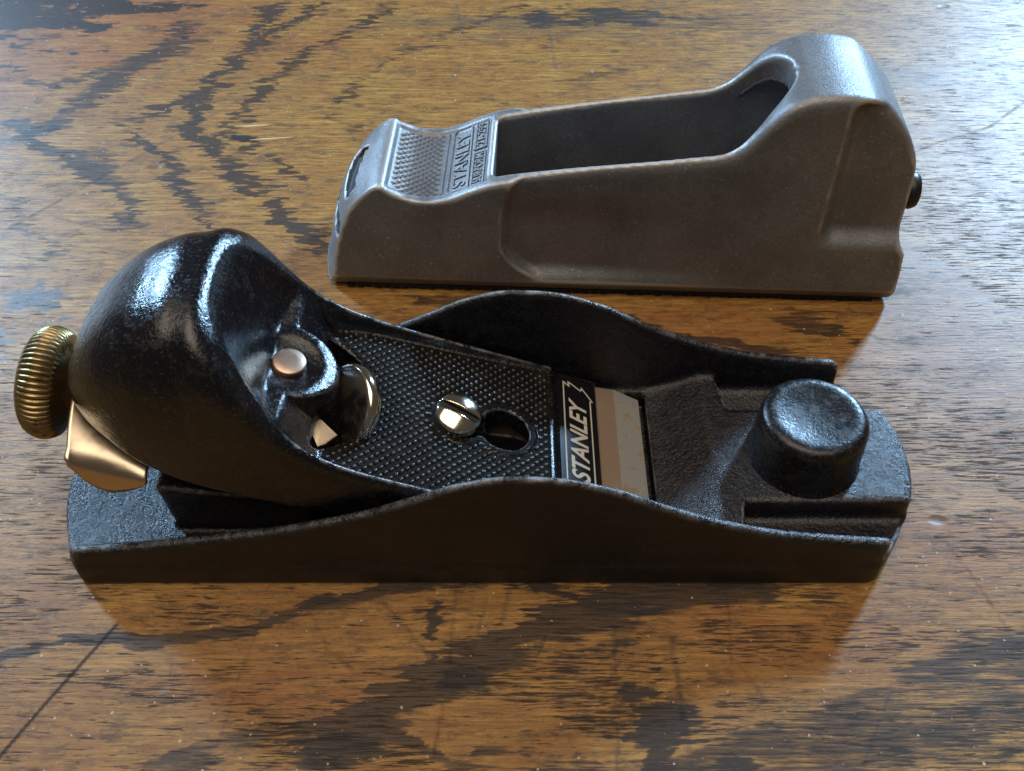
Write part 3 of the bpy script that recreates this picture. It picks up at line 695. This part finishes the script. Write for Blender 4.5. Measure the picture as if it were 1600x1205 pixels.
def f_rasp(u, v, z):
    a = np.abs(v)
    uu = u + 1.8 * (1 - sst(u, 2, 20)) - 3.4 * np.power(a / 19, 2) * (1 - sst(u, 6, 18))
    T = interp(uu, RT)
    top = (z - T) * (0.80 - 0.25 * (1 - sst(uu, 0, 12)))
    back = (u - interp(z, RR)) * 0.9
    hw = 19.2 - (0.050 + 0.055 * (1 - sst(u, 8, 46))) * z - 0.55 * np.clip(4.8 - z, 0, 4)
    uc = 48.5 + 11.5 * np.power(np.clip((17 - z) / 12, 0, 1.4), 2) + 4.0 * np.power(np.clip((z - 24) / 14, 0, 1.2), 2)
    rec = (2.9 - 1.5 * sst(z, 22, 34)) * sst(u, uc - 1.2, uc + 2.2) * (1 - sst(u, 58, 118)) * sst(z, 4.8, 9.5)
    rear = 3.6 * sst(u, 129.5, 134) * sst(z, 18.5, 24.0) * (1 - sst(z, 57, 61))
    side = a - hw + rec + rear
    d = smax(smax(top, side, 0.9 + 2.3 * sst(u, 20, 110)), back, 0.9)
    d = np.maximum(d, 1.2 - z)
    # long window in the top
    wv = (13.0 + 1.0 * sst(u, 46, 90)) * np.sqrt(np.clip(1 - np.power(np.clip((u - 101) / 18.0, 0, 1), 2.2), 1e-3, 1))
    win = smax(smax(a - wv, 45.8 - u, 2.2), (u - 119.0), 0.6)
    d = smax(d, -win, 1.4)
    # hollow below
    cav = np.maximum(np.maximum(a - 13.0 + 4.5 * sst(u, 112, 124), 60 - u), np.maximum(u - 146, z - (T - 7)))
    d = np.maximum(d, -cav)
    # raised pad frame and sunken nose marks
    padl = np.maximum(np.maximum(17.8 - u, u - 44.3), a - 14.4)
    d = d + 0.55 * sst(-padl, 0.0, 0.8) * (z > 20)
    w1 = np.abs(z - 27.5 - 0.10 * v); w2 = np.abs(z - 19.5 - 0.10 * v)
    s1 = np.maximum(np.maximum(w1 - 1.7, np.abs(v + 2.0) - 9.5 + 0.9 * w1), u - 14)
    s2 = np.maximum(np.maximum(w2 - 1.9, np.abs(v + 8.0) - 8.5 + 0.9 * w2), u - 14)
    mk = np.minimum(s1, s2)
    d = np.maximum(d, -np.maximum(mk, -(d + 1.5)))
    return d
rb = link('body', nets('rasp_body', f_rasp, (-6, -22, 0.2), (156, 22, 64), 0.5), M['cast'], rasp)
def f_rasp_outer(u, v, z):
    a = np.abs(v); uu = u + 1.8 * (1 - sst(u, 2, 20)) - 3.4 * np.power(a / 19, 2) * (1 - sst(u, 6, 18)); return (z - interp(uu, RT)) * (0.80 - 0.25 * (1 - sst(uu, 0, 12)))
def nose_mark(c, q):
    v, z = c[:, 1], c[:, 2]; w1 = np.abs(z - 27.5 - 0.10 * v); w2 = np.abs(z - 19.5 - 0.10 * v)
    return (c[:, 0] < 13.5) & (np.minimum(np.maximum(w1 - 1.75, np.abs(v + 2.0) - 9.55 + 0.9 * w1), np.maximum(w2 - 1.95, np.abs(v + 8.0) - 8.55 + 0.9 * w2)) < 0) & (f_rasp_outer(c[:, 0], v, z) < -0.35)
paint(rb, M['grime_and_shade'], nose_mark)  # recess faces coloured black to paint in the shade of their depth
padz = lambda u: float(interp(np.array([u], float), RT)[0]) - 0.72
def padn(u):
    s_ = (padz(u + .3) - padz(u - .3)) / .6; return Vector((-s_, 0, 1)).normalized()
def onpad(u, v, hgt=0.0): return Vector((u, v, padz(u))) + padn(u) * hgt
# diamond grip
vs, fs = [], []
sp = 1.75
for i in range(-40, 40):
    for j in range(-40, 40):
        u = 24.0 + (i + j) * sp * 0.62; v = (i - j) * sp * 0.62
        if not (18.9 < u < 31.0) or abs(v) > 13.2 - 0.25 * max(0, 21 - u): continue
        o = len(vs); q = 0.98
        vs += [onpad(u + q, v, -.1), onpad(u, v + q, -.1), onpad(u - q, v, -.1), onpad(u, v - q, -.1), onpad(u + .25, v, .5), onpad(u, v + .25, .5), onpad(u - .25, v, .5), onpad(u, v - .25, .5)]
        fs += [(o + k, o + (k + 1) % 4, o + 4 + (k + 1) % 4, o + 4 + k) for k in range(4)] + [(o + 4, o + 5, o + 6, o + 7)]
dg_ = link('diamond_grip', mesh('diamond_grip', vs, fs), M['cast'], rb, smooth=False); dg_['kind'] = 'stuff'
def padtext(txt, uc, vc, wv, wu, name='raised_lettering'):
    tv, tf = text_mesh(txt, 4, 0.2, 0.0, 0.02); tv = fit(tv, wv, wu)
    z_ = np.array(tv)[:, 2]; mid = (z_.max() + z_.min()) / 2
    vs = [onpad(uc - b, vc + a, 0.38 if c > mid else -0.15) for a, b, c in tv]
    link(name, mesh(name, vs, tf), M['cast'], rb, smooth=False)
padtext('STANLEY', 36.6, -0.3, 24.0, 3.6); padtext('SURFORM', 41.6, -7.0, 12.6, 2.2); padtext('21-299', 41.6, 8.4, 10.4, 2.2)
for pts in ([(-13.4, 32.2), (13.4, 32.2)], [(-14.0, 33.7), (13.0, 33.7), (14.2, 34.6), (14.2, 38.8), (-14.0, 39.2), (-14.0, 33.7)], [(-14, 40.1), (-0.1, 40.1), (-0.1, 43.1), (-14, 43.1), (-14, 40.1)], [(1.8, 40.1), (14.2, 40.1), (14.2, 43.1), (1.8, 43.1), (1.8, 40.1)]):
    vs, fs = border(pts, 0.2, lambda a, b, hgt: onpad(b, a, 0.42 if hgt > 0.35 else -0.2))
    link('pad_frame', mesh('pad_frame', vs, fs), M['cast'], rb, smooth=False)
# toothed blade under the body
vs, fs = boxes([[Vector(p) for p in ((6, -17.4, 0.5), (149, -17.4, 0.5), (149, 17.4, 0.5), (6, 17.4, 0.5), (6, -17.4, 1.15), (149, -17.4, 1.15), (149, 17.4, 1.15), (6, 17.4, 1.15))]])
rbl = link('rasp_blade', mesh('rasp_blade', vs, fs), M['rasp'], rasp, smooth=False)
vs, fs = [], []
for i in range(58):
    for j in range(9):
        u = 6 + i * 2.5 + (j % 2) * 1.2; v = -17.2 + j * 4.3
        o = len(vs); r_ = 0.8 + random.uniform(-.2, .2)
        vs += [(u - 1.1, v - r_, .7), (u + 1.1, v - r_, .7), (u + 1.1, v + r_, .7), (u - 1.1, v + r_, .7), (u + 0.5, v - .3, 0.05 + random.uniform(0, .25)), (u + 0.8, v + .3, 0.05)]
        fs += [(o, o + 3, o + 5, o + 4), (o, o + 4, o + 1), (o + 1, o + 4, o + 5, o + 2), (o + 2, o + 5, o + 3)]
tt = link('teeth', mesh('teeth', vs, fs), M['rasp'], rbl, smooth=False); tt['kind'] = 'stuff'
# rear tension knob
kp = [(8.5, -1.5), (8.5, 0.6), (7.8, 1.2), (4.6, 1.6), (4.0, 2.6), (4.3, 3.8), (4.9, 4.8), (5.0, 6.4), (4.5, 7.6), (3.0, 8.2), (0.3, 8.4)]
vs, fs = lathe(kp, 48); link('tension_knob', mesh('tension_knob', xform(vs, (150.6, 0.0, 25.0), (1, 0, -0.05), (0, 1, 0)), fs), M['blackplastic'], rasp)

# ------------------------------------------------------------------ bits lying on the table
def splinter(x, y, L, wd, a, label):
    vs, fs = [], []
    n = 7
    for i in range(n):
        t = i / (n - 1); ww = wd * math.sin(math.pi * (0.08 + 0.84 * t)) * random.uniform(.8, 1.1); cx = (t - .5) * L; cy = random.uniform(-.12, .12)
        vs += [(cx, cy - ww, 0.02), (cx, cy + ww, 0.02), (cx, cy + ww * .5, 0.28), (cx, cy - ww * .5, 0.28)]
    for i in range(n - 1):
        o = i * 4; fs += [(o + k, o + (k + 1) % 4, o + 4 + (k + 1) % 4, o + 4 + k) for k in range(4)]
    fs += [(0, 1, 2, 3), (n * 4 - 1, n * 4 - 2, n * 4 - 3, n * 4 - 4)]
    o = link('wood_splinter', mesh('wood_splinter', vs, fs), M['splinter'], smooth=False)
    o.location = (x * S, y * S, 0); o.rotation_euler = (0, 0, math.radians(a)); o['label'] = label; o['category'] = 'splinter'; o['group'] = 'pale splinters on the table'
splinter(-86.0, 172.6, 12, 0.85, 4, 'pale splinter left of the grey plane, upper one of the pair')
splinter(-78.5, 165.2, 14, 0.7, 6, 'longer pale splinter left of the grey plane, lower one of the pair')
vs, fs = [], []
for k in range(70):
    x = random.uniform(-140, 140); y = random.uniform(-40, 235); r_ = random.uniform(.12, .34) if k > 4 else 0.7
    o = len(vs); hz = r_ * 1.1
    vs += [(x + r_ * random.uniform(.6, 1.2), y, 0.02), (x, y + r_ * random.uniform(.6, 1.2), 0.02), (x - r_, y, 0.02), (x, y - r_, 0.02), (x, y, hz)]
    fs += [(o, o + 1, o + 4), (o + 1, o + 2, o + 4), (o + 2, o + 3, o + 4), (o + 3, o, o + 4)]
d_ = link('dust_specks', mesh('dust_specks', vs, fs), M['dust'], smooth=False); d_['kind'] = 'stuff'; d_['label'] = 'pale dust specks scattered over the table'; d_['category'] = 'dust'
